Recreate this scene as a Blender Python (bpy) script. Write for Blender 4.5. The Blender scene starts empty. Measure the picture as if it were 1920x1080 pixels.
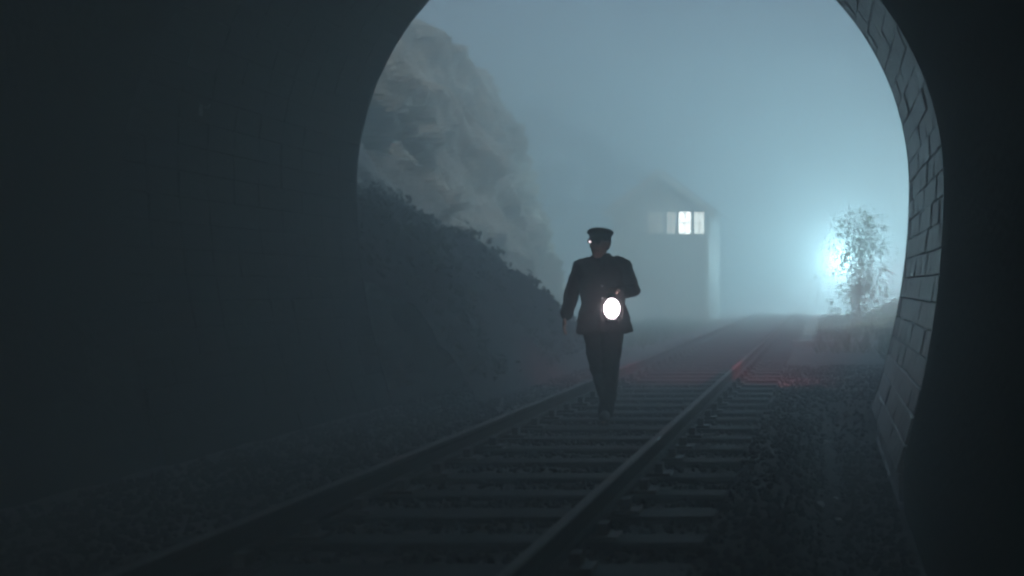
import bpy, bmesh, math, random
from mathutils import Vector, Matrix, noise

# ------------------------------------------------------------------ camera, light, exposure
S = bpy.context.scene
C = S.collection
F = 2410.0 / 1920.0            # focal length in picture widths
CZ = 1.22                      # lens height above the sleeper tops
VX, VY = 1546.0, 536.0         # vanishing point of the track in the 1920x1080 photograph
cam_d = bpy.data.cameras.new('camera')
cam_d.sensor_width = 36.0
cam_d.lens = 36.0 * F
cam_d.shift_x = (960 - VX) / 1920.0
cam_d.shift_y = (VY - 540) / 1920.0
cam_d.clip_start = 0.05
cam_d.clip_end = 600
cam_d.dof.use_dof = True
cam_d.dof.focus_distance = 11.5
cam_d.dof.aperture_fstop = 1.7
cam = bpy.data.objects.new('camera', cam_d)
cam.location = (0, 0, CZ)
cam.rotation_euler = (math.radians(90), 0, 0)
C.objects.link(cam)
S.camera = cam

SUN_EL, SUN_AZ = math.radians(34), math.radians(150)     # azimuth clockwise from +Y (away from the camera)
W = bpy.data.worlds.new('World')
S.world = W
W.use_nodes = True
nt = W.node_tree
bg = nt.nodes['Background']
sky = nt.nodes.new('ShaderNodeTexSky')
sky.sky_type = 'NISHITA'
sky.sun_disc = False
sky.sun_elevation = SUN_EL
sky.sun_rotation = SUN_AZ
sky.air_density = 1.3
sky.dust_density = 1.3
sky.ozone_density = 3.0
nt.links.new(sky.outputs[0], bg.inputs[0])
bg.inputs[1].default_value = 0.14
sl = bpy.data.lights.new('sun', 'SUN')
sl.energy = 2.3
sl.angle = math.radians(10)
sl.color = (1.0, 0.89, 0.72)
so = bpy.data.objects.new('sun', sl)
so.location = (20, -30, 40)
d = Vector((math.sin(SUN_AZ) * math.cos(SUN_EL), math.cos(SUN_AZ) * math.cos(SUN_EL), math.sin(SUN_EL)))
so.rotation_euler = d.to_track_quat('Z', 'Y').to_euler()
C.objects.link(so)
S.view_settings.view_transform = 'Standard'
S.view_settings.look = 'None'
S.view_settings.exposure = 0.22
S.view_settings.gamma = 1.0
S.view_settings.use_curve_mapping = False
S.cycles.use_denoising = True
S.cycles.max_bounces = 9
S.cycles.diffuse_bounces = 3
S.cycles.glossy_bounces = 2
S.cycles.transmission_bounces = 4
S.cycles.volume_bounces = 6
S.cycles.filter_width = 2.4
S.cycles.caustics_reflective = False
S.cycles.caustics_refractive = False

HAZE = 0.067
FLOOD_W = 42000.0
SIDE_W = 26000.0
RED_W = 2700.0
LENS_E = 18.0

# ------------------------------------------------------------------ helpers
R = random.Random(7)

def P(px, py, y):
    """point at depth y that stands on the line of sight of a photograph pixel"""
    k = y / 2410.0
    return Vector(((px - VX) * k, y, CZ - (py - VY) * k))

def mat(name, c1, c2=None, scale=6.0, rough=0.8, bump=0.0, bscale=None, metal=0.0, spec=0.5, emit=None, estr=0.0,
        rough2=None, stretch=(1, 1, 1), detail=6.0):
    m = bpy.data.materials.new(name)
    m.use_nodes = True
    n = m.node_tree.nodes
    L = m.node_tree.links
    b = n['Principled BSDF']
    b.inputs['Roughness'].default_value = rough
    b.inputs['Metallic'].default_value = metal
    b.inputs['Specular IOR Level'].default_value = spec
    b.inputs['Base Color'].default_value = (*c1, 1)
    tc = n.new('ShaderNodeTexCoord')
    mp = n.new('ShaderNodeMapping')
    mp.inputs['Scale'].default_value = stretch
    L.new(tc.outputs['Object'], mp.inputs['Vector'])
    if c2 is not None:
        t = n.new('ShaderNodeTexNoise')
        t.inputs['Scale'].default_value = scale
        t.inputs['Detail'].default_value = detail
        t.inputs['Roughness'].default_value = 0.65
        L.new(mp.outputs[0], t.inputs['Vector'])
        r = n.new('ShaderNodeValToRGB')
        r.color_ramp.elements[0].position = 0.32
        r.color_ramp.elements[1].position = 0.70
        r.color_ramp.elements[0].color = (*c1, 1)
        r.color_ramp.elements[1].color = (*c2, 1)
        L.new(t.outputs['Fac'], r.inputs[0])
        L.new(r.outputs[0], b.inputs['Base Color'])
        if rough2 is not None:
            mr = n.new('ShaderNodeMapRange')
            mr.inputs['From Min'].default_value = 0.35
            mr.inputs['From Max'].default_value = 0.65
            mr.inputs['To Min'].default_value = rough
            mr.inputs['To Max'].default_value = rough2
            L.new(t.outputs['Fac'], mr.inputs['Value'])
            L.new(mr.outputs[0], b.inputs['Roughness'])
    if bump > 0:
        t2 = n.new('ShaderNodeTexNoise')
        t2.inputs['Scale'].default_value = bscale or scale * 2.5
        t2.inputs['Detail'].default_value = 8
        L.new(mp.outputs[0], t2.inputs['Vector'])
        bp = n.new('ShaderNodeBump')
        bp.inputs['Strength'].default_value = bump
        bp.inputs['Distance'].default_value = 0.05
        L.new(t2.outputs['Fac'], bp.inputs['Height'])
        L.new(bp.outputs[0], b.inputs['Normal'])
    if emit:
        b.inputs['Emission Color'].default_value = (*emit, 1)
        b.inputs['Emission Strength'].default_value = estr
    return m

def vary(m):
    """shift a material's pattern from object to object"""
    n = m.node_tree.nodes
    L = m.node_tree.links
    mp = next(x for x in n if x.type == 'MAPPING')
    oi = n.new('ShaderNodeObjectInfo')
    mu = n.new('ShaderNodeVectorMath')
    mu.operation = 'SCALE'
    mu.inputs['Scale'].default_value = 3.7
    L.new(oi.outputs['Location'], mu.inputs[0])
    L.new(mu.outputs[0], mp.inputs['Location'])
    return m

def leaf_mat(name, c1, c2, spec=0.4, rough=0.45, tl=0.45):
    m = mat(name, c1, c2, scale=3.0, rough=rough, spec=spec)
    n = m.node_tree.nodes
    L = m.node_tree.links
    b = n['Principled BSDF']
    tr = n.new('ShaderNodeBsdfTranslucent')
    tr.inputs['Color'].default_value = (c2[0] * 1.3, c2[1] * 1.5, c2[2], 1)
    mx = n.new('ShaderNodeMixShader')
    mx.inputs[0].default_value = tl
    L.new(b.outputs[0], mx.inputs[1])
    L.new(tr.outputs[0], mx.inputs[2])
    L.new(mx.outputs[0], n['Material Output'].inputs['Surface'])
    return m

def mesh_of(name, bm, m, smooth=False):
    me = bpy.data.meshes.new(name)
    bmesh.ops.recalc_face_normals(bm, faces=bm.faces[:])
    bm.to_mesh(me)
    bm.free()
    if smooth:
        for p in me.polygons:
            p.use_smooth = True
    if m:
        me.materials.append(m)
    return me

def link(name, me, parent=None, loc=None, rot=None):
    o = bpy.data.objects.new(name, me)
    C.objects.link(o)
    if parent:
        o.parent = parent
    if loc is not None:
        o.location = loc
    if rot is not None:
        o.rotation_euler = rot
    return o

def obj(name, bm, m, parent=None, smooth=False, loc=None, rot=None):
    return link(name, mesh_of(name, bm, m, smooth), parent, loc, rot)

def thing(name, label, cat, loc=(0, 0, 0), rz=0.0, group=None):
    o = bpy.data.objects.new(name, None)
    C.objects.link(o)
    o.empty_display_size = 0.2
    o.location = loc
    o.rotation_euler = (0, 0, rz)
    tag(o, label, cat, group)
    return o

def tag(o, label, cat, group=None):
    o['label'] = label
    o['category'] = cat
    if group:
        o['group'] = group
    return o

def kind(o, k):
    o['kind'] = k
    return o

def box(bm, lo, hi, M=None):
    vs = []
    for z in (lo[2], hi[2]):
        for x, y in ((lo[0], lo[1]), (hi[0], lo[1]), (hi[0], hi[1]), (lo[0], hi[1])):
            v = Vector((x, y, z))
            vs.append(bm.verts.new(M @ v if M else v))
    for f in ((3, 2, 1, 0), (4, 5, 6, 7), (0, 1, 5, 4), (1, 2, 6, 5), (2, 3, 7, 6), (3, 0, 4, 7)):
        bm.faces.new([vs[i] for i in f])
    return vs

def bevel(bm, w, seg=1):
    bmesh.ops.bevel(bm, geom=bm.edges[:], offset=w, segments=seg, affect='EDGES', profile=0.5)

def rings(bm, rs, cap=True, closed=True):
    rows = [[bm.verts.new(p) for p in r] for r in rs]
    n = len(rows[0])
    for a, b in zip(rows, rows[1:]):
        for i in range(n if closed else n - 1):
            j = (i + 1) % n
            bm.faces.new((a[i], a[j], b[j], b[i]))
    if cap:
        bm.faces.new(rows[0][::-1])
        bm.faces.new(rows[-1])

def loft(bm, secs, n=20, ex=1.0):
    """secs: (cx, cy, z, rx, ry) ; closed, capped body"""
    rs = []
    for cx, cy, z, rx, ry in secs:
        r = []
        for i in range(n):
            a = 2 * math.pi * i / n
            c, s = math.cos(a), math.sin(a)
            r.append(Vector((cx + rx * math.copysign(abs(c) ** ex, c), cy + ry * math.copysign(abs(s) ** ex, s), z)))
        rs.append(r)
    rings(bm, rs)

def tube(bm, pts, rad, n=10, caps=True):
    """tapered tube along a polyline with rounded ends"""
    pts = [Vector(p) for p in pts]
    if not isinstance(rad, (list, tuple)):
        rad = [rad] * len(pts)
    if caps:
        d0 = (pts[0] - pts[1]).normalized()
        d1 = (pts[-1] - pts[-2]).normalized()
        pts = [pts[0] + d0 * rad[0] * .75] + pts + [pts[-1] + d1 * rad[-1] * .75]
        rad = [rad[0] * .5] + list(rad) + [rad[-1] * .5]
    rs = []
    u = None
    for i, p in enumerate(pts):
        t = (pts[min(i + 1, len(pts) - 1)] - pts[max(i - 1, 0)]).normalized()
        if u is None:
            u = t.orthogonal().normalized()
        u = (u - t * u.dot(t)).normalized()
        v = t.cross(u)
        rs.append([p + (u * math.cos(2 * math.pi * k / n) + v * math.sin(2 * math.pi * k / n)) * rad[i] for k in range(n)])
    rings(bm, rs)

def blob(bm, c, r, seg=12):
    m = Matrix.Translation(c) @ Matrix.Diagonal((*r, 1))
    bmesh.ops.create_uvsphere(bm, u_segments=seg, v_segments=max(6, seg * 2 // 3), radius=1.0, matrix=m)

def lathe(bm, prof, n=24, M=None):
    rs = []
    for r, z in prof:
        rr = []
        for i in range(n):
            a = 2 * math.pi * i / n
            v = Vector((max(r, 1e-4) * math.cos(a), max(r, 1e-4) * math.sin(a), z))
            rr.append(M @ v if M else v)
        rs.append(rr)
    rings(bm, rs)

def remesh(o, vox, it=4):
    m = o.modifiers.new('remesh', 'REMESH')
    m.mode = 'VOXEL'
    m.voxel_size = vox
    m.use_smooth_shade = True
    s = o.modifiers.new('smooth', 'SMOOTH')
    s.factor = 0.5
    s.iterations = it

def fbm(x, y, z=0.0, o=4):
    return noise.fractal(Vector((x, y, z)), 1.0, 2.0, o, noise_basis='PERLIN_ORIGINAL')

# ------------------------------------------------------------------ materials
M_soot_shade = mat('soot_and_shade_brick', (0.004, 0.004, 0.004), (0.009, 0.0085, 0.008), 3.0, 0.95, 0.4, 14, spec=0.03)  # soot of the lining; also the shaded tone of the left mouth stones
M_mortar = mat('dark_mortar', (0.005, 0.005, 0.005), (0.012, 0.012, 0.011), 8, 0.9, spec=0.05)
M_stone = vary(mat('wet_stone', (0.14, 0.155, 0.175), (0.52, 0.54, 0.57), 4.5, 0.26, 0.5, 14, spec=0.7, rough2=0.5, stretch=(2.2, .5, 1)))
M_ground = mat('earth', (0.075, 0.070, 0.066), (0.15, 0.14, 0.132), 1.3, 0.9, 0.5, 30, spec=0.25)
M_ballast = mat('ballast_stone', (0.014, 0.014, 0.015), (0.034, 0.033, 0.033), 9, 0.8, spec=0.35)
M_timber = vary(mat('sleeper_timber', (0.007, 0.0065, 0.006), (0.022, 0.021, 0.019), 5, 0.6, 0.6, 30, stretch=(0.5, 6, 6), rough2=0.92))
M_rail = mat('rail_steel', (0.012, 0.010, 0.009), (0.028, 0.023, 0.020), 12, 0.85, metal=0.0, spec=.3)
M_railtop = mat('polished_rail_head', (0.15, 0.145, 0.14), (0.28, 0.27, 0.26), 10, 0.72, metal=0.85, stretch=(8, .4, 1))
M_iron = mat('cast_iron', (0.05, 0.045, 0.04), (0.08, 0.07, 0.06), 12, 0.6, metal=0.3)
M_rock = mat('cliff_rock', (0.26, 0.255, 0.215), (0.58, 0.57, 0.49), 0.7, 0.85, 0.8, 3.5, spec=0.3)
M_bank = mat('bank_soil', (0.022, 0.020, 0.022), (0.045, 0.041, 0.040), 2.5, 0.95, 0.6, 12, spec=0.1)
M_scrub = leaf_mat('dark_scrub', (0.016, 0.018, 0.014), (0.035, 0.040, 0.025), 0.15, 0.8)
M_grass = leaf_mat('bank_grass', (0.05, 0.065, 0.03), (0.10, 0.12, 0.055), 0.25, 0.6)
M_leaf = leaf_mat('bush_leaf', (0.09, 0.12, 0.05), (0.16, 0.20, 0.09), 0.5, 0.3, 0.8)
M_bark = mat('bark', (0.20, 0.19, 0.16), (0.36, 0.34, 0.29), 9, 0.8, 0.4)
M_coat = mat('black_wool', (0.012, 0.012, 0.013), (0.022, 0.020, 0.021), 30, 0.9, 0.25, 120, spec=0.15)
M_trouser = mat('dark_serge', (0.014, 0.015, 0.016), (0.024, 0.025, 0.026), 30, 0.9, 0.2, 120, spec=0.15)
M_skin = mat('skin', (0.36, 0.23, 0.17), (0.44, 0.29, 0.22), 14, 0.5)
M_hair = mat('dark_hair', (0.012, 0.010, 0.008), (0.025, 0.02, 0.017), 60, 0.6)
M_cap = mat('cap_cloth', (0.010, 0.010, 0.012), (0.018, 0.018, 0.02), 40, 0.85, spec=0.2)
M_patent = mat('patent_leather', (0.008, 0.008, 0.009), None, rough=0.22)
M_shoe = mat('worn_boot_leather', (0.045, 0.040, 0.036), (0.10, 0.09, 0.08), 18, 0.35, spec=0.6)
M_badge = mat('steel_wire', (0.6, 0.6, 0.6), None, rough=0.3, metal=1.0)
M_specs = mat('spectacle_glass', (0.03, 0.03, 0.03), None, rough=0.08)
M_specs.node_tree.nodes['Principled BSDF'].inputs['IOR'].default_value = 2.4
M_lampblack = mat('lamp_black_tin', (0.02, 0.02, 0.02), (0.035, 0.033, 0.03), 20, 0.4, metal=0.5)
M_lens = mat('lit_lens', (0.9, 0.85, 0.85), None, rough=0.2, emit=(1.0, 0.82, 0.90), estr=LENS_E)
M_redlens = mat('lit_red_lens', (0.4, 0.01, 0.01), None, rough=0.2, emit=(1.0, 0.04, 0.03), estr=12)
M_hutwood = mat('painted_boards', (0.46, 0.47, 0.45), (0.60, 0.61, 0.58), 3, 0.6, 0.3, 20, stretch=(4, 4, .4))
M_white = mat('white_paint', (0.62, 0.63, 0.60), (0.78, 0.78, 0.75), 4, 0.5)
M_board = mat('weathered_white_board', (0.36, 0.37, 0.36), (0.52, 0.53, 0.51), 4, 0.6)
M_slate = mat('slate', (0.055, 0.06, 0.065), (0.10, 0.105, 0.11), 6, 0.5, 0.3, 20)
M_brickred = mat('hut_brick', (0.16, 0.10, 0.08), (0.26, 0.17, 0.13), 9, 0.85, 0.5, 25)
M_pane = [mat('lit_window_glass', (0.1, 0.1, 0.1), None, rough=0.1, emit=(0.92, 1.0, 0.92), estr=e_) for e_ in (1.5, 4.0, 3.0, 9.0)]
M_panebright = mat('lamp_behind_glass', (0.1, 0.1, 0.1), None, rough=0.1, emit=(0.95, 1.0, 0.95), estr=17.0)
M_flood = mat('floodlight_glass', (0.8, 0.8, 0.8), None, rough=0.2, emit=(0.62, 0.92, 1.0), estr=3)
M_concrete = mat('pale_concrete', (0.20, 0.20, 0.195), (0.32, 0.32, 0.31), 5, 0.8, 0.3)
M_palestone = mat('pale_stone', (0.62, 0.62, 0.60), (0.78, 0.78, 0.75), 20, 0.3)

# ------------------------------------------------------------------ tunnel
YE = 13.7          # the far mouth
YN = 9.0           # where the low sooty lining ends and the stone mouth section begins
YB = -3.6          # unseen open end behind the camera, placed to let light in
TX = -2.047        # tunnel centre line
BASE = -0.5

def prof_exit(off=0.0, n=64):
    """right foot -> crown -> left foot, in (x, z)"""
    half = []
    for i in range(10):
        z = BASE + (0 - BASE) * i / 9
        half.append((2.573 + off, z))
    for i in range(1, 14):
        z = 2.277 * i / 13
        half.append((2.95 - .0727 * (2.277 - z) ** 2 + off, z))
    r = 2.95 + off
    for i in range(1, 33):
        a = math.pi / 2 * i / 32
        half.append((r * math.cos(a), 2.277 + r * math.sin(a)))
    full = half + [(-x, z) for x, z in half[-2::-1]]
    return [(TX + x, z) for x, z in full]

def prof_near(off=0.0):
    half = []
    for i in range(10):
        z = BASE + (0 - BASE) * i / 9
        half.append((2.60 + off, z))
    for i in range(1, 14):
        z = 1.95 * i / 13
        half.append((2.88 - .0736 * (1.95 - z) ** 2 + off, z))
    for i in range(1, 33):
        a = math.pi / 2 * i / 32
        half.append(((2.88 + off) * math.cos(a), 1.95 + (2.38 + off) * math.sin(a)))
    full = half + [(-x, z) for x, z in half[-2::-1]]
    return [(TX + x, z) for x, z in full]

def sweep_ring(bm, inner, outer, y0, y1, steps):
    """a tunnel section with thickness: inner skin, outer skin, two end faces"""
    def row(pr, y):
        return [bm.verts.new((x, y, z)) for x, z in pr]
    ys = [y0 + (y1 - y0) * i / steps for i in range(steps + 1)]
    I = [row(inner, y) for y in ys]
    O = [row(outer, y) for y in ys]
    n = len(inner)
    for k in range(steps):
        for i in range(n - 1):
            bm.faces.new((I[k][i], I[k][i + 1], I[k + 1][i + 1], I[k + 1][i]))
            bm.faces.new((O[k][i], O[k + 1][i], O[k + 1][i + 1], O[k][i + 1]))
    for A, B in ((I[0], O[0]), (I[-1], O[-1])):
        for i in range(n - 1):
            bm.faces.new((A[i], B[i], B[i + 1], A[i + 1]))
    for i in (0, n - 1):
        for k in range(steps):
            bm.faces.new((I[k][i], I[k + 1][i], O[k + 1][i], O[k][i]))

tun = thing('railway_tunnel', 'dark horseshoe shaped railway tunnel framing the misty track, rough stone at its mouth', 'tunnel', (TX, YN, 0))
Tinv = Matrix.Translation((-TX, -YN, 0))
bm = bmesh.new()
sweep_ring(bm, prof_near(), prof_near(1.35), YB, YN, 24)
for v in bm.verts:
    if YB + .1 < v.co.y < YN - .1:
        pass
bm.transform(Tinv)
obj('lining', bm, M_soot_shade, tun, True)
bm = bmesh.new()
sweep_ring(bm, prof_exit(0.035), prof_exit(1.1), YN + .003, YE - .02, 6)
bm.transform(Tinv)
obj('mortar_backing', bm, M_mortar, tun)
# the dressed stones of the mouth section, each one a piece
def arc_sample(pr, step):
    pts = [Vector((x, z)) for x, z in pr]
    L = [0]
    for a, b in zip(pts, pts[1:]):
        L.append(L[-1] + (b - a).length)
    n = round(L[-1] / step)
    out = []
    for k in range(n):
        for s in ((k + .5) * L[-1] / n,):
            i = max(j for j in range(len(L)) if L[j] <= s)
            i = min(i, len(pts) - 2)
            t = (s - L[i]) / (L[i + 1] - L[i])
            p = pts[i].lerp(pts[i + 1], t)
            tg = (pts[i + 1] - pts[i]).normalized()
            out.append((p, tg))
    return out, L[-1] / n
courses, ch = arc_sample(prof_exit(), 0.205)
courses = courses[:len(courses) // 2 + 1]
NST = 7
sl_ = (YE - YN) / NST
def block(bm, r, L_, H_, bv):
    # local: x along the tunnel, y along the course (round the arch), z into the wall
    box(bm, (-L_ / 2 + .004, -H_ / 2 + .004, 0.0), (L_ / 2 - .004, H_ / 2 - .004, 0.21))
    bevel(bm, bv)
    for v in bm.verts:
        if v.co.z < .1:
            v.co += Vector((r.uniform(-.003, .003), r.uniform(-.003, .003), r.uniform(-.005, .006)))
variants = []
for k in range(10):
    bm = bmesh.new()
    block(bm, random.Random(k), sl_, ch, .007)
    variants.append(mesh_of('stone', bm, M_stone))
def course_frame(p, tg, y, dep, sx=1.0):
    out = Vector((tg.y, -tg.x))                   # away from the tunnel
    if out.dot(p - Vector((TX, 1.8))) < 0:
        out = -out
    zc = Vector((out.x, 0, out.y))
    xc = Vector((0, 1, 0))
    yc = zc.cross(xc)
    m = Matrix((xc * sx, yc, zc)).transposed().to_4x4()
    m.translation = Vector((p.x, y, p.y)) - Vector((TX, YN, 0)) + zc * dep
    return m
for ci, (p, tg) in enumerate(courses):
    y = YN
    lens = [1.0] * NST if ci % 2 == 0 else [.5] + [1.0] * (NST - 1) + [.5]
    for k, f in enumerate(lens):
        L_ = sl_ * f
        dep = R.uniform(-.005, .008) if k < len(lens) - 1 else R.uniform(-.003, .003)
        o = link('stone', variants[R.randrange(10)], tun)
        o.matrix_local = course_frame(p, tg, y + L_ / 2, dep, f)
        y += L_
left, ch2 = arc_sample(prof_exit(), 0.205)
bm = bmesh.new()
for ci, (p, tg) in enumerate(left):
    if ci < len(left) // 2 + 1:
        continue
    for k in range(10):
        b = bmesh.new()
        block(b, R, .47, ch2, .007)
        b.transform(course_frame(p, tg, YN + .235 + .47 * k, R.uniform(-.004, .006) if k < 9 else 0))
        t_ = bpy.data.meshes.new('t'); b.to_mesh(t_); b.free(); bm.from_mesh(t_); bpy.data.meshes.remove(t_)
b_ = bmesh.new()
sweep_ring(b_, prof_exit(-.003), prof_exit(.6), YE + .002, YE + .03, 1)
b_.transform(Tinv)
obj('arch_ring', b_, M_mortar, tun)
kind(obj('shaded_stonework', bm, M_soot_shade, tun), 'stuff')  # left stones near black: the shade on this side is in their colour

# hill over the tunnel: one solid with the bore left open
bm = bmesh.new()
inn = prof_exit(1.12)
n = len(inn)
def outer_pt(i):
    t = i / (n - 1)
    pts = [(TX + 17, BASE), (TX + 14, 5.0), (TX + 8, 8.6), (TX, 9.6), (TX - 8, 8.9), (TX - 14, 5.5), (TX - 17, BASE)]
    s = t * 6
    k = min(int(s), 5)
    f = s - k
    return (pts[k][0] * (1 - f) + pts[k + 1][0] * f, pts[k][1] * (1 - f) + pts[k + 1][1] * f)
sweep_ring(bm, inn, [outer_pt(i) for i in range(n)], YB + .05, YE - .03, 30)
for v in bm.verts:
    if abs(v.co.x - TX) > 5 and v.co.z > 0:
        v.co.z += .5 * fbm(v.co.x * .3, v.co.y * .3, 3)
kind(obj('hillside', bm, M_ground, None, True), 'structure')

# ------------------------------------------------------------------ ground
def gz(x, y):
    z = -0.045
    if -9 < y < YE + .4 and x > -0.35:               # drain at the foot of the right-hand wall
        t = min(1, (x + .35) / .45)
        e = min(1, max(0, (YE + .3 - y) / 1.2))
        z -= 0.30 * t * t * (3 - 2 * t) * e
    if y > YE:
        z += 0.03 * fbm(x * .8, y * .8, 9)
        if x > 1.7:
            z += min(1.9, (x - 1.7) * .5) * min(1, (y - YE) / 4) * (1 + .35 * fbm(x * .5, y * .35, 21))
    z += .018 * fbm(x * 2.2, y * 2.2, 5)
    if abs(x + 1.88) < 1.35:
        z = min(z, -0.035)
    return z

def axis(segs):
    out = []
    for a, b, s in segs:
        k = max(1, round((b - a) / s))
        out += [a + (b - a) * i / k for i in range(k)]
    out.append(segs[-1][1])
    return out
gx = axis([(-38, -8, 3), (-8, 3.0, .16), (3.0, 8, .6), (8, 38, 3)])
gy = axis([(-16, 4, 2), (4, 24, .2), (24, 50, .6), (50, 128, 4)])
bm = bmesh.new()
rows = [[bm.verts.new((x, y, gz(x, y))) for x in gx] for y in gy]
for a, b in zip(rows, rows[1:]):
    for i in range(len(gx) - 1):
        bm.faces.new((a[i], a[i + 1], b[i + 1], b[i]))
kind(obj('ground', bm, M_ground, None, True), 'structure')

# ballast chips
bm = bmesh.new()
def chip(bm, c, s, r):
    q = Matrix.Rotation(r.uniform(0, 6.28), 3, Vector((r.uniform(-1, 1), r.uniform(-1, 1), r.uniform(-1, 1))).normalized())
    vs = []
    for dx, dy, dz in ((1, 0, 0), (-1, 0, 0), (0, 1, 0), (0, -1, 0), (0, 0, 1), (0, 0, -1)):
        v = Vector((dx, dy, dz)) * s * r.uniform(.65, 1.2)
        vs.append(bm.verts.new(c + q @ v))
    for a, b_, c_ in ((0, 2, 4), (2, 1, 4), (1, 3, 4), (3, 0, 4), (2, 0, 5), (1, 2, 5), (3, 1, 5), (0, 3, 5)):
        bm.faces.new((vs[a], vs[b_], vs[c_]))
for k in range(15000):
    y = 5.2 + 15 * R.random() ** 1.1
    x = R.uniform(-4.5, 0.5 if y < YE else 1.1)
    if -3.17 < x < -.6 and R.random() < .1:
        continue
    chip(bm, Vector((x, y, gz(x, y) + .008)), R.uniform(.014, .036), R)
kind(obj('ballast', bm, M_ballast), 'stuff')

# left bank: dark earth between the portal and the cliff
def interp(tab, x):
    for (a, fa), (b, fb) in zip(tab, tab[1:]):
        if a <= x <= b:
            return fa + (fb - fa) * (x - a) / (b - a)
    return tab[0][1] if x < tab[0][0] else tab[-1][1]
BK = [(-9.5, 2.9), (-8, 2.6), (-5.75, 2.05), (-5.2, 1.80), (-4.85, 1.48), (-4.46, 1.10), (-3.95, .40), (-3.72, .02), (-3.4, -.25)]
def bank_h(x, y):
    h = interp(BK, x - .0)
    f = 1.0
    if y > 19.5:
        f = max(0.0, 1 - (y - 19.5) / 5.0)
        f = f * f * (3 - 2 * f)
    h = h * f if h > 0 else h
    h += .42 * fbm(x * .9, y * .9, 2) * min(1, max(0, h) * 1.5) * f
    return h - (.25 if f == 0 else 0)
bm = bmesh.new()
bx_ = axis([(-9.5, -3.3, .1)])
by_ = axis([(YE + .03, 25.2, .14)])
rows = [[bm.verts.new((x, y, bank_h(x, y))) for x in bx_] for y in by_]
for a, b in zip(rows, rows[1:]):
    for i in range(len(bx_) - 1):
        bm.faces.new((a[i], a[i + 1], b[i + 1], b[i]))
kind(obj('earth_bank', bm, M_bank, None, True), 'structure')

def leaf_quad(bm, c, s, r, up=0.3):
    nrm = Vector((r.uniform(-1, 1), r.uniform(-1, 1), r.uniform(-1, 1) + up)).normalized()
    u = nrm.orthogonal().normalized()
    u = Matrix.Rotation(r.uniform(0, 6.28), 3, nrm) @ u
    v = nrm.cross(u)
    a = s * r.uniform(.7, 1.3)
    w = a * r.uniform(.45, .65)
    pts = [c - u * a, c + v * w + nrm * w * .25, c + u * a, c - v * w + nrm * w * .25]
    bm.faces.new([bm.verts.new(p) for p in pts])

bm = bmesh.new()
for k in range(9000):
    x = R.uniform(-8.5, -3.75)
    y = R.uniform(YE + .3, 23.5)
    h = bank_h(x, y)
    if h < .1 or fbm(x * .9, y * .9, 7) < -.12:
        continue
    leaf_quad(bm, Vector((x, y, h + R.uniform(0, .16))), R.uniform(.03, .075), R)
kind(obj('bank_scrub', bm, M_scrub), 'stuff')

# ------------------------------------------------------------------ rock cutting on the left
bm = bmesh.new()
cy_ = axis([(YE - .02, 17, .16), (17, 32, .085), (32, 62, .4)])
cz_ = axis([(-.4, 7.0, .085)])
cracks = [[(22.2, 4.1), (22.6, 3.72), (23.6, 3.2), (24.0, 2.75), (24.7, 1.9)], [(20.6, 3.75), (21.3, 3.55), (21.9, 3.45), (22.5, 3.0)],
          [(20.6, 4.8), (21.5, 4.2), (22.2, 3.95)], [(23.3, 4.7), (24.6, 3.7), (25.5, 3.0), (26.0, 2.0)],
          [(24.4, 5.4), (26.2, 4.1), (27.2, 2.7)], [(21.6, 5.9), (23.2, 5.1), (24.2, 4.5)], [(20.0, 2.95), (21.2, 2.6), (22.4, 2.0)]]
def crack_depth(y, z):
    y += .18 * fbm(y * 1.3, z * 1.3, 31)
    z += .18 * fbm(y * 1.3, z * 1.3, 37)
    best = 0.0
    for c in cracks:
        if not (c[0][0] - .4 < y < c[-1][0] + .4):
            continue
        for (ay, az), (by, bz) in zip(c, c[1:]):
            dy, dz = by - ay, bz - az
            t = min(1, max(0, ((y - ay) * dy + (z - az) * dz) / (dy * dy + dz * dz)))
            d = math.hypot(y - ay - t * dy, z - az - t * dz)
            best = max(best, 1 - d / .15)
    return best
def cliff_x(y, z):
    x = -6.2 - (max(0, y - 28) / 4.0) ** 2 * .22 - .34 * z - .35 * math.sin(y * .23 + 1.0)
    a = .8 * y - .62 * z                               # along the bedding
    t = .62 * y + .8 * z                               # across it
    w = .7 * fbm(a * .22, t * .35, 1)
    u = t / 1.7 + w
    fr = u - math.floor(u)
    x += .55 * (fr ** 2.2) - .2
    x += .42 * fbm(a * .22, t * .75, 4) + .20 * fbm(a * .7, t * 1.9, 6) + .07 * fbm(a * 2.2, t * 4.5, 9, 5)
    return x - .75 * crack_depth(y, z)
rows = [[bm.verts.new((cliff_x(y, z), y, z)) for z in cz_] + [bm.verts.new((cliff_x(y, 7.0) - k, y, 7.0 + dz + .4 * fbm(y * .5, k * .5, 1))) for k, dz in ((.6, .25), (1.6, .4), (4, .7), (8, 1.2), (15, 1.9))] for y in cy_]
for a, b in zip(rows, rows[1:]):
    for i in range(len(a) - 1):
        bm.faces.new((a[i], a[i + 1], b[i + 1], b[i]))
kind(obj('rock_cliff', bm, M_rock, None, False), 'structure')

# grass on the right bank
bm = bmesh.new()
for k in range(34000):
    y = R.uniform(YE + 1.5, 50)
    x = R.uniform(1.0, 6.0) if k % 2 else R.uniform(-6.0, 2.0)
    if k % 2 == 0 and (y < 24 or -3.6 < x < -.15 or (x < 0 and 43.5 < y < 49.5)):
        continue
    if fbm(x * .7, y * .5, 11) < -.12:
        continue
    c = Vector((x, y, gz(x, y)))
    h = R.uniform(.10, .34) * (1.5 if x > 1.6 else 1)
    a = R.uniform(0, 6.28)
    w = Vector((math.cos(a), math.sin(a), 0)) * .02
    tip = c + Vector((R.uniform(-.14, .14), R.uniform(-.14, .14), h))
    bm.faces.new([bm.verts.new(p) for p in (c - w, c + w, tip)])
kind(obj('bank_grass', bm, M_grass), 'stuff')

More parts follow.
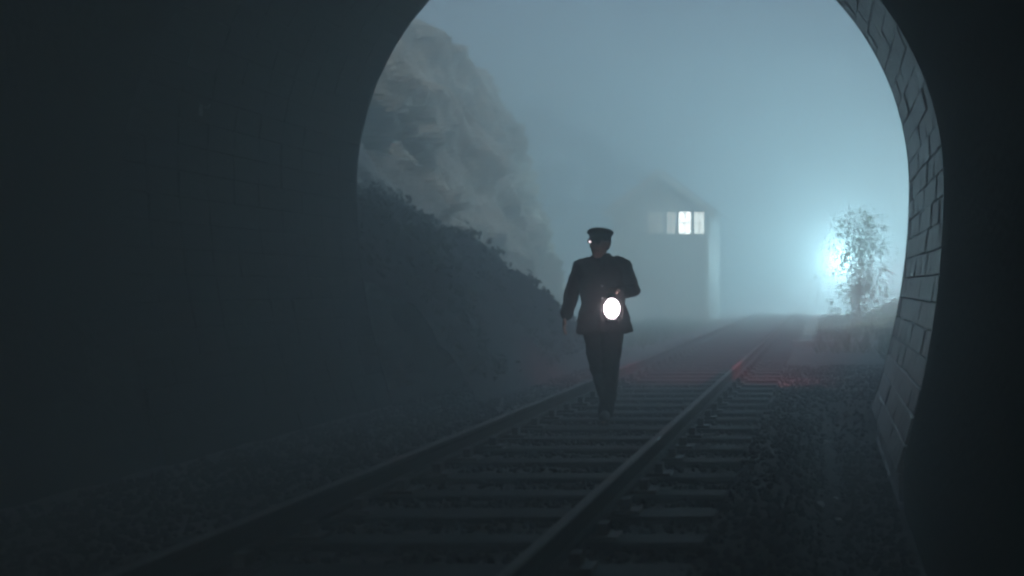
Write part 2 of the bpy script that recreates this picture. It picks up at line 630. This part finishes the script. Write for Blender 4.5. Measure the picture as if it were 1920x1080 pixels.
# ------------------------------------------------------------------ track
TC = -1.88
trk = thing('railway_track', 'single railway track on timber sleepers running out of the tunnel', 'railway track', (TC, YN, 0))
def rail_bm(x):
    bm = bmesh.new()
    pr = [(-.034, .018), (.034, .018), (.034, .045), (.010, .06), (.010, .125), (.030, .138), (.030, .168), (-.030, .168), (-.030, .138), (-.010, .125), (-.010, .06), (-.034, .045)]
    ys = axis([(-9, 70, 4)])
    rings(bm, [[Vector((x + a, y - YN, b)) for a, b in pr] for y in ys])
    return bm
def railhead_bm(x):
    bm = bmesh.new()
    pr = [(-.027, .1685), (.027, .1685), (.021, .176), (-.021, .176)]
    ys = axis([(-9, 70, 4)])
    rings(bm, [[Vector((x + a, y - YN, b)) for a, b in pr] for y in ys])
    return bm
for x in (-.7175, .7175):
    r = obj('rail', rail_bm(x), M_rail, trk)
    obj('rail_head', railhead_bm(x), M_railtop, r)
svar = []
for k in range(5):
    r = random.Random(50 + k)
    bm = bmesh.new()
    box(bm, (-1.29 + r.uniform(-.02, .02), -.127, -.14), (1.29 + r.uniform(-.02, .02), .127, -.002))
    bevel(bm, .012)
    for v in bm.verts:
        v.co += Vector((r.uniform(-.01, .01), r.uniform(-.008, .008), r.uniform(-.008, .004)))
    svar.append(mesh_of('sleeper', bm, M_timber))
bm = bmesh.new()
box(bm, (-.17, -.085, -.003), (.17, .085, .017))
box(bm, (-.115, -.05, .0172), (-.066, .05, .075))
box(bm, (.066, -.05, .0172), (.115, .05, .075))
chair = mesh_of('rail_chair', bm, M_iron)
for k in range(-14, 70):
    y = 8.35 + .7 * k
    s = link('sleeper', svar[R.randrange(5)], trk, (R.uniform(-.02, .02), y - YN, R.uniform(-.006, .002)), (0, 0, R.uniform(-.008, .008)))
    if y < 26:
        for x in (-.7175, .7175):
            link('rail_chair', chair, s, (x - s.location.x, 0, 0))

# ------------------------------------------------------------------ small things on the ground
def stone_bm(r, seed):
    bm = bmesh.new()
    bmesh.ops.create_icosphere(bm, subdivisions=2, radius=1)
    for v in bm.verts:
        k = 1 + .35 * noise.noise(v.co * 1.3 + Vector((seed * 3.1, 0, 0)))
        v.co = Vector((v.co.x * r * k * 1.2, v.co.y * r * k, v.co.z * r * k * .75))
    return bm
stones = (
    (1538, 890, .030, 'pale stone leftmost of a close trio on dark ballast by the right wall'),
    (1566, 868, .022, 'pale stone topmost of a close trio on the dark ballast by the right wall'),
    (1572, 903, .020, 'small pale stone lowest of a close trio on ballast by the right wall'),
    (1500, 828, .022, 'lone pale stone on ballast midway between the sleeper ends and right wall'),
    (1548, 786, .032, 'pale stone on ballast farthest along the right wall, near the mouth'))
for i, (px, py, r_, lab) in enumerate(stones):
    d_ = py - VY
    y = 2410 * 1.29 / d_
    x = (px - VX) * y / 2410
    o = obj('pale_stone', stone_bm(r_, i), M_palestone, None, True, (x, y, gz(x, y) + r_ * .6))
    tag(o, lab, 'stone', 'pale stones on the dark ballast')

o = thing('concrete_slab', 'long pale slab lying flat beyond the tunnel, right of the far rail', 'slab', (*P(1530, 640, 27)[:2], 0), .06)
bm = bmesh.new()
box(bm, (-.52, -.22, -.1), (.52, .22, .075))
bevel(bm, .015)
obj('slab', bm, M_concrete, o)

# small pale fixing, made up to carry a glint on the left tunnel wall
q = P(378, 205, 10.25)
o = thing('glint_bracket', 'tiny bracket, pale to stand for a glint, high on the black left tunnel wall', 'bracket', (TX - 2.93, q.y, q.z))
bm = bmesh.new()
box(bm, (-.03, -.03, -.05), (.008, .03, .05))
bevel(bm, .006)
obj('plate', bm, M_concrete, o)
bm = bmesh.new()
tube(bm, [(.008, 0, .02), (.06, 0, .01), (.075, 0, .035)], .008, 8)
obj('hook', bm, M_concrete, o)

# ------------------------------------------------------------------ bush in front of the floodlight
BY = 41.0
bc = P(1608, 612, BY)
BS = 1.0
bush = thing('leafy_bush', 'tall leafy bush glinting in the mist right of the track, beside the floodlight glow', 'bush', (bc.x, BY, 0))
bm = bmesh.new()
tips = []
for k in range(15):
    a = R.uniform(0, 6.28)
    sp = R.uniform(.2, 1.0)
    h = R.uniform(1.5, 3.3)
    b0 = Vector((R.uniform(-.12, .12), R.uniform(-.1, .1), gz(bc.x, BY) - .05))
    e = Vector((math.cos(a) * sp + .05, math.sin(a) * sp * .7, h))
    m1 = b0.lerp(e, .4) + Vector((R.uniform(-.1, .1), R.uniform(-.1, .1), .1))
    m2 = b0.lerp(e, .75) + Vector((R.uniform(-.1, .1), R.uniform(-.1, .1), .1))
    tube(bm, [b0, m1, m2, e], [.017, .013, .009, .005], 6)
    for q in (m1, m2, e):
        tips.append(q)
        for _ in range(2):
            t = q + Vector((R.uniform(-.4, .4), R.uniform(-.35, .35), R.uniform(-.1, .45)))
            tube(bm, [q, q.lerp(t, .5) + Vector((0, 0, .05)), t], [.011, .008, .004], 5)
            tips.append(t)
obj('stem', bm, M_bark, bush, True)
bm = bmesh.new()
clumps = [q for q in tips if q.z > .9]
for k in range(150):
    a, t = R.uniform(0, 6.28), R.random() ** .5
    z = R.uniform(.25, 3.55)
    wide = math.sin(math.pi * min(1, (z + .5) / 4.3)) ** .7
    clumps.append(Vector((1.15 * t * wide * math.cos(a), .9 * t * wide * math.sin(a), z)))
for q in clumps:
    if fbm(q.x * 1.6, q.y * 1.6, q.z * 1.3) < -.3:
        continue
    rr = R.uniform(.12, .30)
    for _ in range(R.randrange(5, 17)):
        v = Vector((R.gauss(0, 1), R.gauss(0, 1), R.gauss(0, .8))) * rr * .7
        leaf_quad(bm, q + v, R.uniform(.038, .068), R)
bush.scale = (BS, BS, BS)
obj('foliage', bm, M_leaf, bush)

# ------------------------------------------------------------------ floodlights: the source of the glow, and one added out of view
def floodlight(pos, target, watts, colour, cone, label):
    fo = thing('floodlight', label, 'floodlight', (pos.x, pos.y, 0), 0, 'floodlights in the mist')
    bm = bmesh.new()
    tube(bm, [(0, .12, -.1), (0, .12, pos.z - .12)], .035, 10, False)
    obj('post', bm, M_iron, fo)
    aim = (Vector(target) - pos).normalized()
    Q = aim.to_track_quat('-Z', 'Y').to_matrix().to_4x4()
    Q.translation = Vector((0, 0, pos.z))
    bm = bmesh.new()
    lathe(bm, [(.02, .24), (.07, .22), (.11, .12), (.17, 0.0), (.18, -.03), (.18, -.05), (.165, -.05), (.155, -.005), (.0, .0)], 24, Q)
    obj('housing', bm, M_lampblack, fo, True)
    bm = bmesh.new()
    lathe(bm, [(.0, -.012), (.145, -.012), (.145, -.02), (.0, -.03)], 24, Q)
    obj('lens', bm, M_flood, fo)
    ld = bpy.data.lights.new('floodlight_beam', 'SPOT')
    ld.energy = watts
    ld.color = colour
    ld.spot_size = math.radians(cone)
    ld.spot_blend = .35
    ld.shadow_soft_size = .10
    lo = bpy.data.objects.new('floodlight_beam', ld)
    C.objects.link(lo)
    lo.parent = fo
    m = Q.copy()
    m.translation = Vector((0, 0, pos.z)) + aim * .12
    lo.matrix_local = m
floodlight(P(1586, 490, 61.0), (-4.5, 20, 2.0), FLOOD_W, (0.58, 0.92, 1.0), 176,
           'floodlight on a post glowing through the mist behind the bush at the far end')
floodlight(Vector((5.0, 31.0, 3.4)), (-2.5, 44, 2.4), SIDE_W, (0.72, 0.97, 0.97), 82,  # out of view, added to brighten mist, bush and hut
           'unseen floodlight added on the right bank, brightening the mist and the front of the bush')

# red danger lamp on a short post just outside the mouth, behind the right-hand wall; only its light is in the picture
rl = Vector((2.7, 16.2, 2.2))
ro = thing('danger_lamp', 'red danger lamp on a short post outside the right tunnel wall, reddening the track bed', 'signal lamp', (rl.x, rl.y, 0))
raim = (Vector((-1.7, 17.0, -.1)) - rl).normalized()
Q = raim.to_track_quat('-Z', 'Y').to_matrix().to_4x4()
Q.translation = Vector((0, 0, rl.z))
bm = bmesh.new()
tube(bm, [(.10, 0, -.1), (.10, 0, rl.z)], .03, 8, False)
obj('post', bm, M_iron, ro)
bm = bmesh.new()
lathe(bm, [(.02, .20), (.07, .18), (.09, .12), (.09, -.06), (.08, -.06), (.075, .0), (.0, .01)], 20, Q)
obj('housing', bm, M_lampblack, ro, True)
bm = bmesh.new()
lathe(bm, [(.0, -.004), (.07, -.006), (.05, -.03), (.0, -.04)], 20, Q)
obj('red_lens', bm, M_redlens, ro, True)
ld = bpy.data.lights.new('danger_lamp_light', 'SPOT')
ld.energy = RED_W
ld.color = (1.0, 0.10, 0.14)
ld.spot_size = math.radians(32)
ld.spot_blend = 1.0
ld.shadow_soft_size = .05
lo = bpy.data.objects.new('danger_lamp_light', ld)
C.objects.link(lo)
lo.parent = ro
m = Q.copy()
m.translation = Vector((0, 0, rl.z)) + raim * .08
lo.matrix_local = m

# ------------------------------------------------------------------ signal hut
HY = 44.0
xl, xr = P(1150, 0, HY).x, P(1328, 0, HY).x
hl = 4.9
hw = xr - xl
hut = thing('signal_hut', 'gabled signal hut with lit windows, faint in the mist left of the track', 'hut', ((xl + xr) / 2, HY, 0))
h2 = hw / 2
EZ, RZ = P(0, 391, HY).z, P(0, 323, HY).z
bm = bmesh.new()
box(bm, (-h2, 0, -.2), (h2 - .03, hl, 1.9))
obj('base', bm, M_hutwood, hut)
# boarded upper storey: individual boards on the two sides in view
bm = bmesh.new()
pts = [(-h2 + .03, 1.902), (h2 - .03, 1.902), (h2 - .03, EZ), (0, RZ - .03), (-h2 + .03, EZ)]
rings(bm, [[Vector((x, y, z)) for x, z in pts] for y in (.03, hl - .03)])
obj('wall', bm, M_hutwood, hut)
nb = 12
for k in range(nb):                                   # side boards facing the track, upright
    bm = bmesh.new()
    y0 = .02 + k * (hl - .04) / nb
    box(bm, (h2 - .026, y0 + .008, -.1), (h2 + .004, y0 + (hl - .04) / nb - .008, EZ - .02))
    obj('board', bm, M_board, hut)
bmc = mesh_of('corner_board', (lambda b: (box(b, (-.07, -.05, .0), (.07, .028, EZ - .01)), b)[1])(bmesh.new()), M_white)
link('corner_board', bmc, hut, (h2 - .05, -.0, 0))
link('corner_board', bmc, hut, (-h2 + .05, -.0, 0))
bmp = mesh_of('post', (lambda b: (box(b, (-.05, -.04, .0), (.05, .026, P(0, 442, HY).z)), b)[1])(bmesh.new()), M_white)
link('post', bmp, hut, (P(1285, 0, HY).x - (xl + xr) / 2, 0, 0))
# roof
roof = None
bm = bmesh.new()
ov = .26
def slope(bm, sgn):
    a = Vector((0, -.3, RZ + .05)); e = Vector((sgn * (h2 + ov), -.3, EZ - .14))
    n_ = Vector((sgn * (RZ - EZ), 0, h2)).normalized() * .06
    vs = [bm.verts.new(p) for p in (a, e, e + n_, a + n_)]
    ws = [bm.verts.new(p + Vector((0, hl + .6, 0))) for p in (a, e, e + n_, a + n_)]
    for f in ((0, 1, 2, 3),):
        bm.faces.new([vs[i] for i in f]); bm.faces.new([ws[i] for i in f[::-1]])
    for i in range(4):
        j = (i + 1) % 4
        bm.faces.new((vs[i], vs[j], ws[j], ws[i]))
slope(bm, 1); slope(bm, -1)
roof = obj('roof', bm, M_slate, hut)
for sgn in (-1, 1):
    bm = bmesh.new()
    a = Vector((sgn * .02, -.36, RZ + .09)); e = Vector((sgn * (h2 + ov), -.36, EZ - .10))
    vs = [bm.verts.new(p) for p in (a, e, e - Vector((0, 0, .27)), a - Vector((0, 0, .27)))]
    ws = [bm.verts.new(p + Vector((0, .055, 0))) for p in (a, e, e - Vector((0, 0, .27)), a - Vector((0, 0, .27)))]
    bm.faces.new(vs); bm.faces.new(ws[::-1])
    for i in range(4):
        j = (i + 1) % 4
        bm.faces.new((vs[i], vs[j], ws[j], ws[i]))
    obj('bargeboard', bm, M_white, roof)
# window band on the gable
hx = (xl + xr) / 2
wins = [(1213, 1245), (1249, 1268), (1271, 1297), (1300, 1322)]
for i, (a, b) in enumerate(wins):
    xa, xb = P(a, 0, HY).x - hx, P(b, 0, HY).x - hx
    z0, z1 = P(0, 440, HY).z, P(0, 396, HY).z
    bm = bmesh.new()
    fr = .035
    for lo_, hi_ in (((xa, z0), (xb, z0 + fr)), ((xa, z1 - fr), (xb, z1)), ((xa, z0 + fr), (xa + fr, z1 - fr)), ((xb - fr, z0 + fr), (xb, z1 - fr))):
        box(bm, (lo_[0], -.02, lo_[1]), (hi_[0], .026, hi_[1]))
    w = obj('window', bm, M_white, hut)
    bm = bmesh.new()
    box(bm, (xa + fr, .008, z0 + fr), (xb - fr, .02, z1 - fr))
    obj('pane', bm, M_panebright if i == 2 else M_pane[i], w)
    bm = bmesh.new()
    xm, zm = (xa + xb) / 2, (z0 + z1) / 2
    box(bm, (xm - .012, -.012, z0 + fr), (xm + .012, .006, z1 - fr))
    box(bm, (xa + fr, -.010, zm - .012), (xm - .0121, .0055, zm + .012))
    box(bm, (xm + .0121, -.010, zm - .012), (xb - fr, .0055, zm + .012))
    obj('glazing_bar', bm, M_white, w)

# ------------------------------------------------------------------ the person
PX0, PY0 = (1140 - VX) * 11.58 / 2410, 11.58
person = thing('person', 'person in a dark coat and peaked cap walking on the sleepers, holding a lantern', 'person', (PX0, PY0, 0))
HD = Vector((-.070, -.02, 1.60))           # head centre
YAW = math.radians(-14)
# --- body: one continuous surface
bm = bmesh.new()
loft(bm, [(-.045, .01, .82, .13, .10), (-.045, .01, .92, .155, .11), (-.048, .01, 1.08, .135, .10), (-.052, .015, 1.25, .16, .115),
          (-.055, .02, 1.38, .165, .105), (-.058, .02, 1.44, .12, .085), (-.060, .01, 1.48, .065, .065)])
tube(bm, [(-.060, .012, 1.42), (-.064, .0, 1.50), (-.068, -.01, 1.56)], [.062, .054, .056], 14)
HM = Matrix.Translation(HD) @ Matrix.Rotation(YAW, 4, 'Z') @ Matrix.Scale(1.10, 4)
hb = bmesh.new()
blob(hb, Vector((0, .015, .025)), (.076, .095, .098), 20)             # skull
loft(hb, [(0, -.045, -.118, .024, .022), (0, -.038, -.10, .042, .045), (0, -.025, -.06, .058, .066), (0, -.012, -.01, .068, .08), (0, -.01, .03, .066, .08)], 16)
tube(hb, [(0, -.092, .012), (0, -.112, -.022), (0, -.112, -.034)], [.010, .015, .013], 8)      # nose
blob(hb, Vector((-.017, -.100, -.036)), (.009, .010, .008), 8)
blob(hb, Vector((.017, -.100, -.036)), (.009, .010, .008), 8)
for s in (-1, 1):
    tube(hb, [(s * .012, -.094, .030), (s * .034, -.090, .034), (s * .054, -.074, .026)], .010, 8)  # brow
    blob(hb, Vector((s * .040, -.066, -.022)), (.024, .022, .018), 10)    # cheekbone
    blob(hb, Vector((s * .030, -.078, .008)), (.012, .011, .010), 10)      # eye
    blob(hb, Vector((s * .078, .012, -.006)), (.009, .021, .032), 10)     # ear
tube(hb, [(-.022, -.088, -.068), (0, -.097, -.066), (.022, -.088, -.068)], .0075, 8)
tube(hb, [(-.018, -.086, -.079), (0, -.095, -.081), (.018, -.086, -.079)], .0085, 8)
blob(hb, Vector((0, -.076, -.104)), (.020, .018, .015), 10)
hb.transform(HM)
tmp = bpy.data.meshes.new('tmp'); hb.to_mesh(tmp); hb.free(); bm.from_mesh(tmp); bpy.data.meshes.remove(tmp)
# arms: his right hangs at the left of the picture, his left is bent and holds the lantern
SR, ER, WR = Vector((-.245, .02, 1.40)), Vector((-.335, .05, 1.16)), Vector((-.378, -.03, .945))
SL, EL, WL = Vector((.135, .02, 1.405)), Vector((.215, .00, 1.175)), Vector((.125, -.235, 1.165))
tube(bm, [SR, SR.lerp(ER, .5), ER, ER.lerp(WR, .4), WR], [.052, .046, .038, .036, .026], 12)
tube(bm, [SL, SL.lerp(EL, .5), EL, EL.lerp(WL, .4), WL], [.052, .046, .038, .036, .026], 12)
tube(bm, [(-.15, .02, 1.41), SR], [.07, .052], 12)
tube(bm, [(.04, .02, 1.41), SL], [.07, .052], 12)
# right hand, relaxed, fingers curled a little
dn = Vector((-.10, -.16, -1)).normalized()
sd = Vector((0, -1, .12)).normalized()                # towards the thumb (forward)
nn = dn.cross(sd).normalized()
pc = WR + dn * .05
for t in (-.028, -.009, .010, .028):
    tube(bm, [WR + dn * .012 + sd * t * .5, WR + dn * .055 + sd * t, WR + dn * .092 + sd * t * 1.05], [.013, .014, .012], 8)
inw = Vector((1, 0, 0)) - dn * dn.x
for t, L_ in ((.029, .074), (.010, .084), (-.009, .078), (-.028, .060)):
    a0 = WR + dn * .092 + sd * t * 1.05
    a1 = a0 + dn * L_ * .45 + inw * .004
    a2 = a1 + (dn * .85 + inw * .5).normalized() * L_ * .32
    a3 = a2 + (dn * .55 + inw * .8).normalized() * L_ * .24
    tube(bm, [a0, a1, a2, a3], [.0098, .0092, .0084, .0074], 8)
a0 = WR + dn * .025 + sd * .026
tube(bm, [a0, a0 + dn * .03 + sd * .022 + inw * .012, a0 + dn * .06 + sd * .026 + inw * .02], [.013, .0115, .009], 8)
# left hand: a fist round the lantern's handle bar (bar runs along x)
GB = Vector((.098, -.335, 1.178))                      # middle of the bar
fw = (GB + Vector((0, .015, .012)) - WL).normalized()
for t in (-.028, -.009, .010, .028):
    tube(bm, [WL + fw * .01 + Vector((t * .5, 0, 0)), WL + fw * .045 + Vector((t, 0, .008)), Vector((GB.x + t, GB.y + .026, GB.z + .018))], [.014, .014, .012], 8)
for t, s_ in ((-.029, .94), (-.010, 1.0), (.010, .97), (.029, .86)):
    ring = []
    for a in (60, 105, 150, 200, 250, 295):
        ra = math.radians(a)
        ring.append(Vector((GB.x + t, GB.y + math.cos(ra) * .0195, GB.z + math.sin(ra) * .0195)))
    tube(bm, [Vector((GB.x + t, GB.y + .026, GB.z + .018))] + ring[:5 if s_ < .9 else 6], [.0105, .0098, .0095, .0092, .0088, .0082, .0076][:6 if s_ < .9 else 7], 8)
tube(bm, [WL + fw * .03 + Vector((-.026, 0, 0)), Vector((GB.x - .047, GB.y + .016, GB.z - .004)), Vector((GB.x - .040, GB.y - .014, GB.z - .018))], [.013, .0115, .0095], 8)
# legs
HRr, KR, AR = Vector((-.135, .01, .88)), Vector((-.095, .05, .47)), Vector((-.058, .33, .165))
HLl, KL, AL = Vector((.045, .0, .88)), Vector((.045, -.11, .48)), Vector((.012, -.17, .085))
tube(bm, [HRr, HRr.lerp(KR, .5), KR, KR.lerp(AR, .35), AR], [.085, .072, .052, .052, .034], 12)
tube(bm, [HLl, HLl.lerp(KL, .5), KL, KL.lerp(AL, .35), AL], [.085, .072, .052, .052, .034], 12)
tube(bm, [AR, AR + Vector((.005, -.06, -.10)), AR + Vector((.008, -.12, -.130))], [.034, .036, .026], 10)
tube(bm, [AL, AL + Vector((0, -.07, -.03)), AL + Vector((-.004, -.15, -.045))], [.036, .036, .026], 10)
body = obj('body', bm, M_skin, person, True)
remesh(body, .0052, 3)
# --- coat
bm = bmesh.new()
loft(bm, [(-.038, .02, .800, .255, .165), (-.040, .02, .83, .254, .165), (-.044, .015, .95, .225, .150), (-.048, .015, 1.07, .195, .138),
          (-.050, .02, 1.20, .205, .145), (-.053, .02, 1.32, .218, .142), (-.055, .022, 1.40, .215, .122), (-.057, .022, 1.445, .165, .10),
          (-.059, .018, 1.485, .095, .085), (-.061, .012, 1.50, .074, .074)], 28, .86)
def sleeve(pts, rads):
    tube(bm, pts, rads, 14)
sleeve([(-.18, .02, 1.395), SR + Vector((-.005, 0, -.01)), SR.lerp(ER, .5), ER + Vector((0, .01, 0)), ER.lerp(WR, .5), ER.lerp(WR, .93)], [.092, .080, .072, .068, .062, .056])
sleeve([(.07, .02, 1.40), SL + Vector((.006, 0, -.01)), SL.lerp(EL, .5), EL + Vector((.004, .012, 0)), EL.lerp(WL, .5), EL.lerp(WL, .90)], [.092, .080, .072, .070, .060, .054])
# pocket flaps, collar roll, front edge
for s in (-1, 1):
    loft(bm, [(-.046 + s * .125, -.118, .93, .062, .018), (-.046 + s * .125, -.128, .985, .062, .018)], 12)
tube(bm, [(-.105, .06, 1.50), (-.125, .01, 1.495), (-.105, -.055, 1.475), (-.07, -.10, 1.40), (-.05, -.122, 1.30)], [.020, .022, .022, .021, .014], 8)
tube(bm, [(-.015, .06, 1.50), (.002, .01, 1.495), (-.012, -.055, 1.475), (-.035, -.10, 1.40), (-.046, -.122, 1.30)], [.020, .022, .022, .021, .014], 8)
tube(bm, [(-.105, .06, 1.50), (-.06, .095, 1.505), (-.015, .06, 1.50)], .020, 8)
for v in bm.verts:                                                    # folds and an uneven hem
    if v.co.z < 1.05 and abs(v.co.x + .04) < .3 and v.co.y > -.2:
        k = (1.05 - v.co.z) / .25
        a = math.atan2(v.co.y - .02, v.co.x + .04)
        v.co.x += .012 * k * math.sin(a * 7 + 1) * math.cos(a)
        v.co.y += .012 * k * math.sin(a * 7 + 1) * math.sin(a)
        v.co.z += .012 * k * math.sin(a * 3 + .6)
coat = obj('coat', bm, M_coat, person, True)
remesh(coat, .0095, 5)
d_ = coat.modifiers.new('folds', 'DISPLACE')
tx = bpy.data.textures.new('cloth_folds', 'CLOUDS')
tx.noise_scale = .11
d_.texture = tx
d_.strength = .036
d_.mid_level = .5
bmb = bmesh.new()
blob(bmb, Vector((0, 0, 0)), (.011, .006, .011), 8)
btn = mesh_of('button', bmb, M_badge, True)
for z, y in ((1.22, -.135), (1.11, -.133), (1.0, -.142)):
    link('button', btn, coat, (-.030, y, z))
# --- trousers
bm = bmesh.new()
loft(bm, [(-.045, .005, .80, .15, .12), (-.045, .005, .86, .17, .125), (-.046, .01, .96, .165, .12), (-.048, .01, 1.02, .15, .11)])
tube(bm, [HRr + Vector((0, 0, -.02)), HRr.lerp(KR, .5), KR, KR.lerp(AR, .5), AR + Vector((0, -.005, -.02))], [.098, .092, .078, .074, .068], 14)
tube(bm, [HLl + Vector((0, 0, -.02)), HLl.lerp(KL, .5), KL, KL.lerp(AL, .5), AL + Vector((0, .0, .0))], [.098, .092, .078, .074, .068], 14)
tr = obj('trousers', bm, M_trouser, person, True)
remesh(tr, .009, 5)
d_ = tr.modifiers.new('folds', 'DISPLACE')
d_.texture = tx
d_.strength = .03
# --- boots
def boot(A, pitch, name='boot'):
    b = bmesh.new()
    tube(b, [(0, .0, .11), (0, .0, .03), (0, -.03, -.015)], [.050, .047, .045], 12)
    tube(b, [(0, .03, -.03), (0, -.05, -.022), (0, -.12, -.034), (0, -.175, -.042)], [.040, .043, .044, .034], 12)
    for v in b.verts:
        if v.co.z < -.062:
            v.co.z = -.062
    o_ = obj(name, b, M_shoe, person, True, A, (pitch, 0, 0))
    remesh(o_, .006, 3)
    sb = bmesh.new()
    pr = []
    for yy, w in ((.068, .026), (.05, .040), (.0, .042), (-.06, .043), (-.13, .049), (-.18, .044), (-.208, .024)):
        pr.append((yy, w))
    ring = [Vector((w, yy, 0)) for yy, w in pr] + [Vector((-w, yy, 0)) for yy, w in pr[::-1]]
    rings(sb, [[p + Vector((0, 0, -.078)) for p in ring], [p + Vector((0, 0, -.060)) for p in ring]])
    box(sb, (-.036, -.005, -.098), (.036, .062, -.0785))
    obj('sole', sb, M_patent, o_)
    return o_
boot(AL + Vector((0, 0, .008)), math.radians(-6))
boot(AR, math.radians(38))
# --- hair and cap
bm = bmesh.new()
blob(bm, Vector((0, .028, .016)), (.080, .092, .088), 18)
bmesh.ops.bisect_plane(bm, geom=bm.verts[:] + bm.edges[:] + bm.faces[:], plane_co=(0, -.02, 0), plane_no=(0, -1, -.35), clear_outer=True)
bm.transform(HM)
obj('hair', bm, M_hair, person, True)
CM = HM @ Matrix.Translation((0, .008, .042)) @ Matrix.Diagonal((.98, 1, .86, 1)) @ Matrix.Rotation(math.radians(-4), 4, 'X')
cap = None
bm = bmesh.new()
def ell(rx, ry, z, cy=0):
    return (0, cy, z, rx, ry)
loft(bm, [ell(.084, .104, -.018), ell(.086, .106, .004), ell(.088, .108, .026), ell(.103, .122, .042, -.004), ell(.107, .126, .056, -.004), ell(.101, .120, .072), ell(.082, .10, .088), ell(.05, .066, .098), ell(.01, .015, .102)], 28)
bm.transform(CM)
cap = obj('cap', bm, M_cap, person, True)
bm = bmesh.new()
top, bot = [], []
for i in range(13):
    a = math.radians(200 + 140 * i / 12)
    top.append([Vector((.086 * math.cos(a), .106 * math.sin(a), .0)), Vector((.094 * math.cos(a), .106 * math.sin(a) - .030 * abs(math.sin(a)), -.010)), Vector((.096 * math.cos(a), .106 * math.sin(a) - .056 * abs(math.sin(a)) ** 1.5, -.026))])
for s_ in (0, -.005):
    rws = [[bm.verts.new(p + Vector((0, 0, s_))) for p in t] for t in top]
    for a, b in zip(rws, rws[1:]):
        for i in range(2):
            bm.faces.new((a[i], a[i + 1], b[i + 1], b[i]))
bm.transform(CM)
obj('peak', bm, M_patent, cap, True)
# spectacles; the nearer lens throws back the lantern
f_ = Vector((math.sin(YAW), -math.cos(YAW), 0))
r_ = Vector((-math.cos(YAW), -math.sin(YAW), 0))
spec = None
bm = bmesh.new()
eyes = [HD + f_ * .124 + r_ * (.036 * s_) + Vector((0, 0, .018)) for s_ in (1, -1)]
tube(bm, [eyes[0] - r_ * .014 + f_ * .004, HD + f_ * .130 + Vector((0, 0, .024)), eyes[1] + r_ * .014 + f_ * .004], .0022, 6)
for s_, e_ in zip((1, -1), eyes):
    tube(bm, [e_ + r_ * (.023 * s_), HD + f_ * .10 + r_ * (.076 * s_) + Vector((0, 0, .02)), HD - f_ * .01 + r_ * (.088 * s_) + Vector((0, 0, .015))], .0022, 6)
spec = obj('spectacles', bm, M_badge, person, True)
aims = [((Vector((.09, -.335, 1.022)) - eyes[0]).normalized() + Vector((.166, -.985, -.037))).normalized(), (f_ + Vector((0, 0, -.15))).normalized()]
for e_, a_ in zip(eyes, aims):
    BM = a_.to_track_quat('Z', 'Y').to_matrix().to_4x4()
    BM.translation = e_
    bm = bmesh.new()
    lathe(bm, [(.0, -.0015), (.028, -.0015), (.028, .001), (.015, .0016), (.0, .0018)], 20, BM)
    obj('lens', bm, M_specs, spec, True)

# ------------------------------------------------------------------ lantern in the hand
LO = Vector((PX0 + .090, PY0 - .335, 0))
lan = thing('hand_lantern', 'glowing white glass globe hand lantern held up by the walking person', 'lantern', (LO.x, LO.y, .905))
LZ = 1.022 - .905
bm = bmesh.new()
lathe(bm, [(.050, -.012), (.058, -.008), (.060, .012), (.052, .022), (.040, .030), (.0, .031)], 24)
obj('tank', bm, M_lampblack, lan, True)
bm = bmesh.new()
lathe(bm, [(.069 * math.sin(math.pi * k / 14), LZ - .088 * math.cos(math.pi * k / 14)) for k in range(15)], 28)
obj('globe', bm, M_lens, lan, True)
bm = bmesh.new()
lathe(bm, [(.040, LZ + .088), (.046, LZ + .092), (.044, LZ + .102), (.026, LZ + .112), (.024, LZ + .124), (.0, LZ + .126)], 20)
obj('chimney_cap', bm, M_lampblack, lan, True)
for sx in (-1, 1):
    bm = bmesh.new()
    tube(bm, [(sx * .052, 0, .0), (sx * .092, 0, .03), (sx * .096, 0, LZ), (sx * .085, 0, LZ + .06), (sx * .044, 0, LZ + .097)], .004, 6)
    obj('guard_wire', bm, M_iron, lan, True)
bm = bmesh.new()
hz = GB.z - .905
gx_ = GB.x - .090
tube(bm, [(-.046, 0, LZ + .095), (-.058, 0, hz - .02), (-.052, 0, hz - .002), (gx_ - .035, 0, hz), (gx_ + .035, 0, hz), (.058, 0, hz - .002), (.062, 0, hz - .02), (.046, 0, LZ + .095)], .0045, 8)
obj('handle', bm, M_iron, lan, True)

# ------------------------------------------------------------------ haze
bm = bmesh.new()
box(bm, (-40, -18, -1.6), (40, 130, 11.2))
hz_o = bpy.data.objects.new('haze', mesh_of('haze', bm, None))
C.objects.link(hz_o)
kind(hz_o, 'stuff')
m = bpy.data.materials.new('mist')
m.use_nodes = True
n_ = m.node_tree.nodes
n_.remove(n_['Principled BSDF'])
pv = n_.new('ShaderNodeVolumePrincipled')
pv.inputs['Color'].default_value = (0.86, 0.945, 0.985, 1)
pv.inputs['Density'].default_value = HAZE
pv.inputs['Anisotropy'].default_value = 0.4
m.node_tree.links.new(pv.outputs[0], n_['Material Output'].inputs['Volume'])
hz_o.data.materials.append(m)
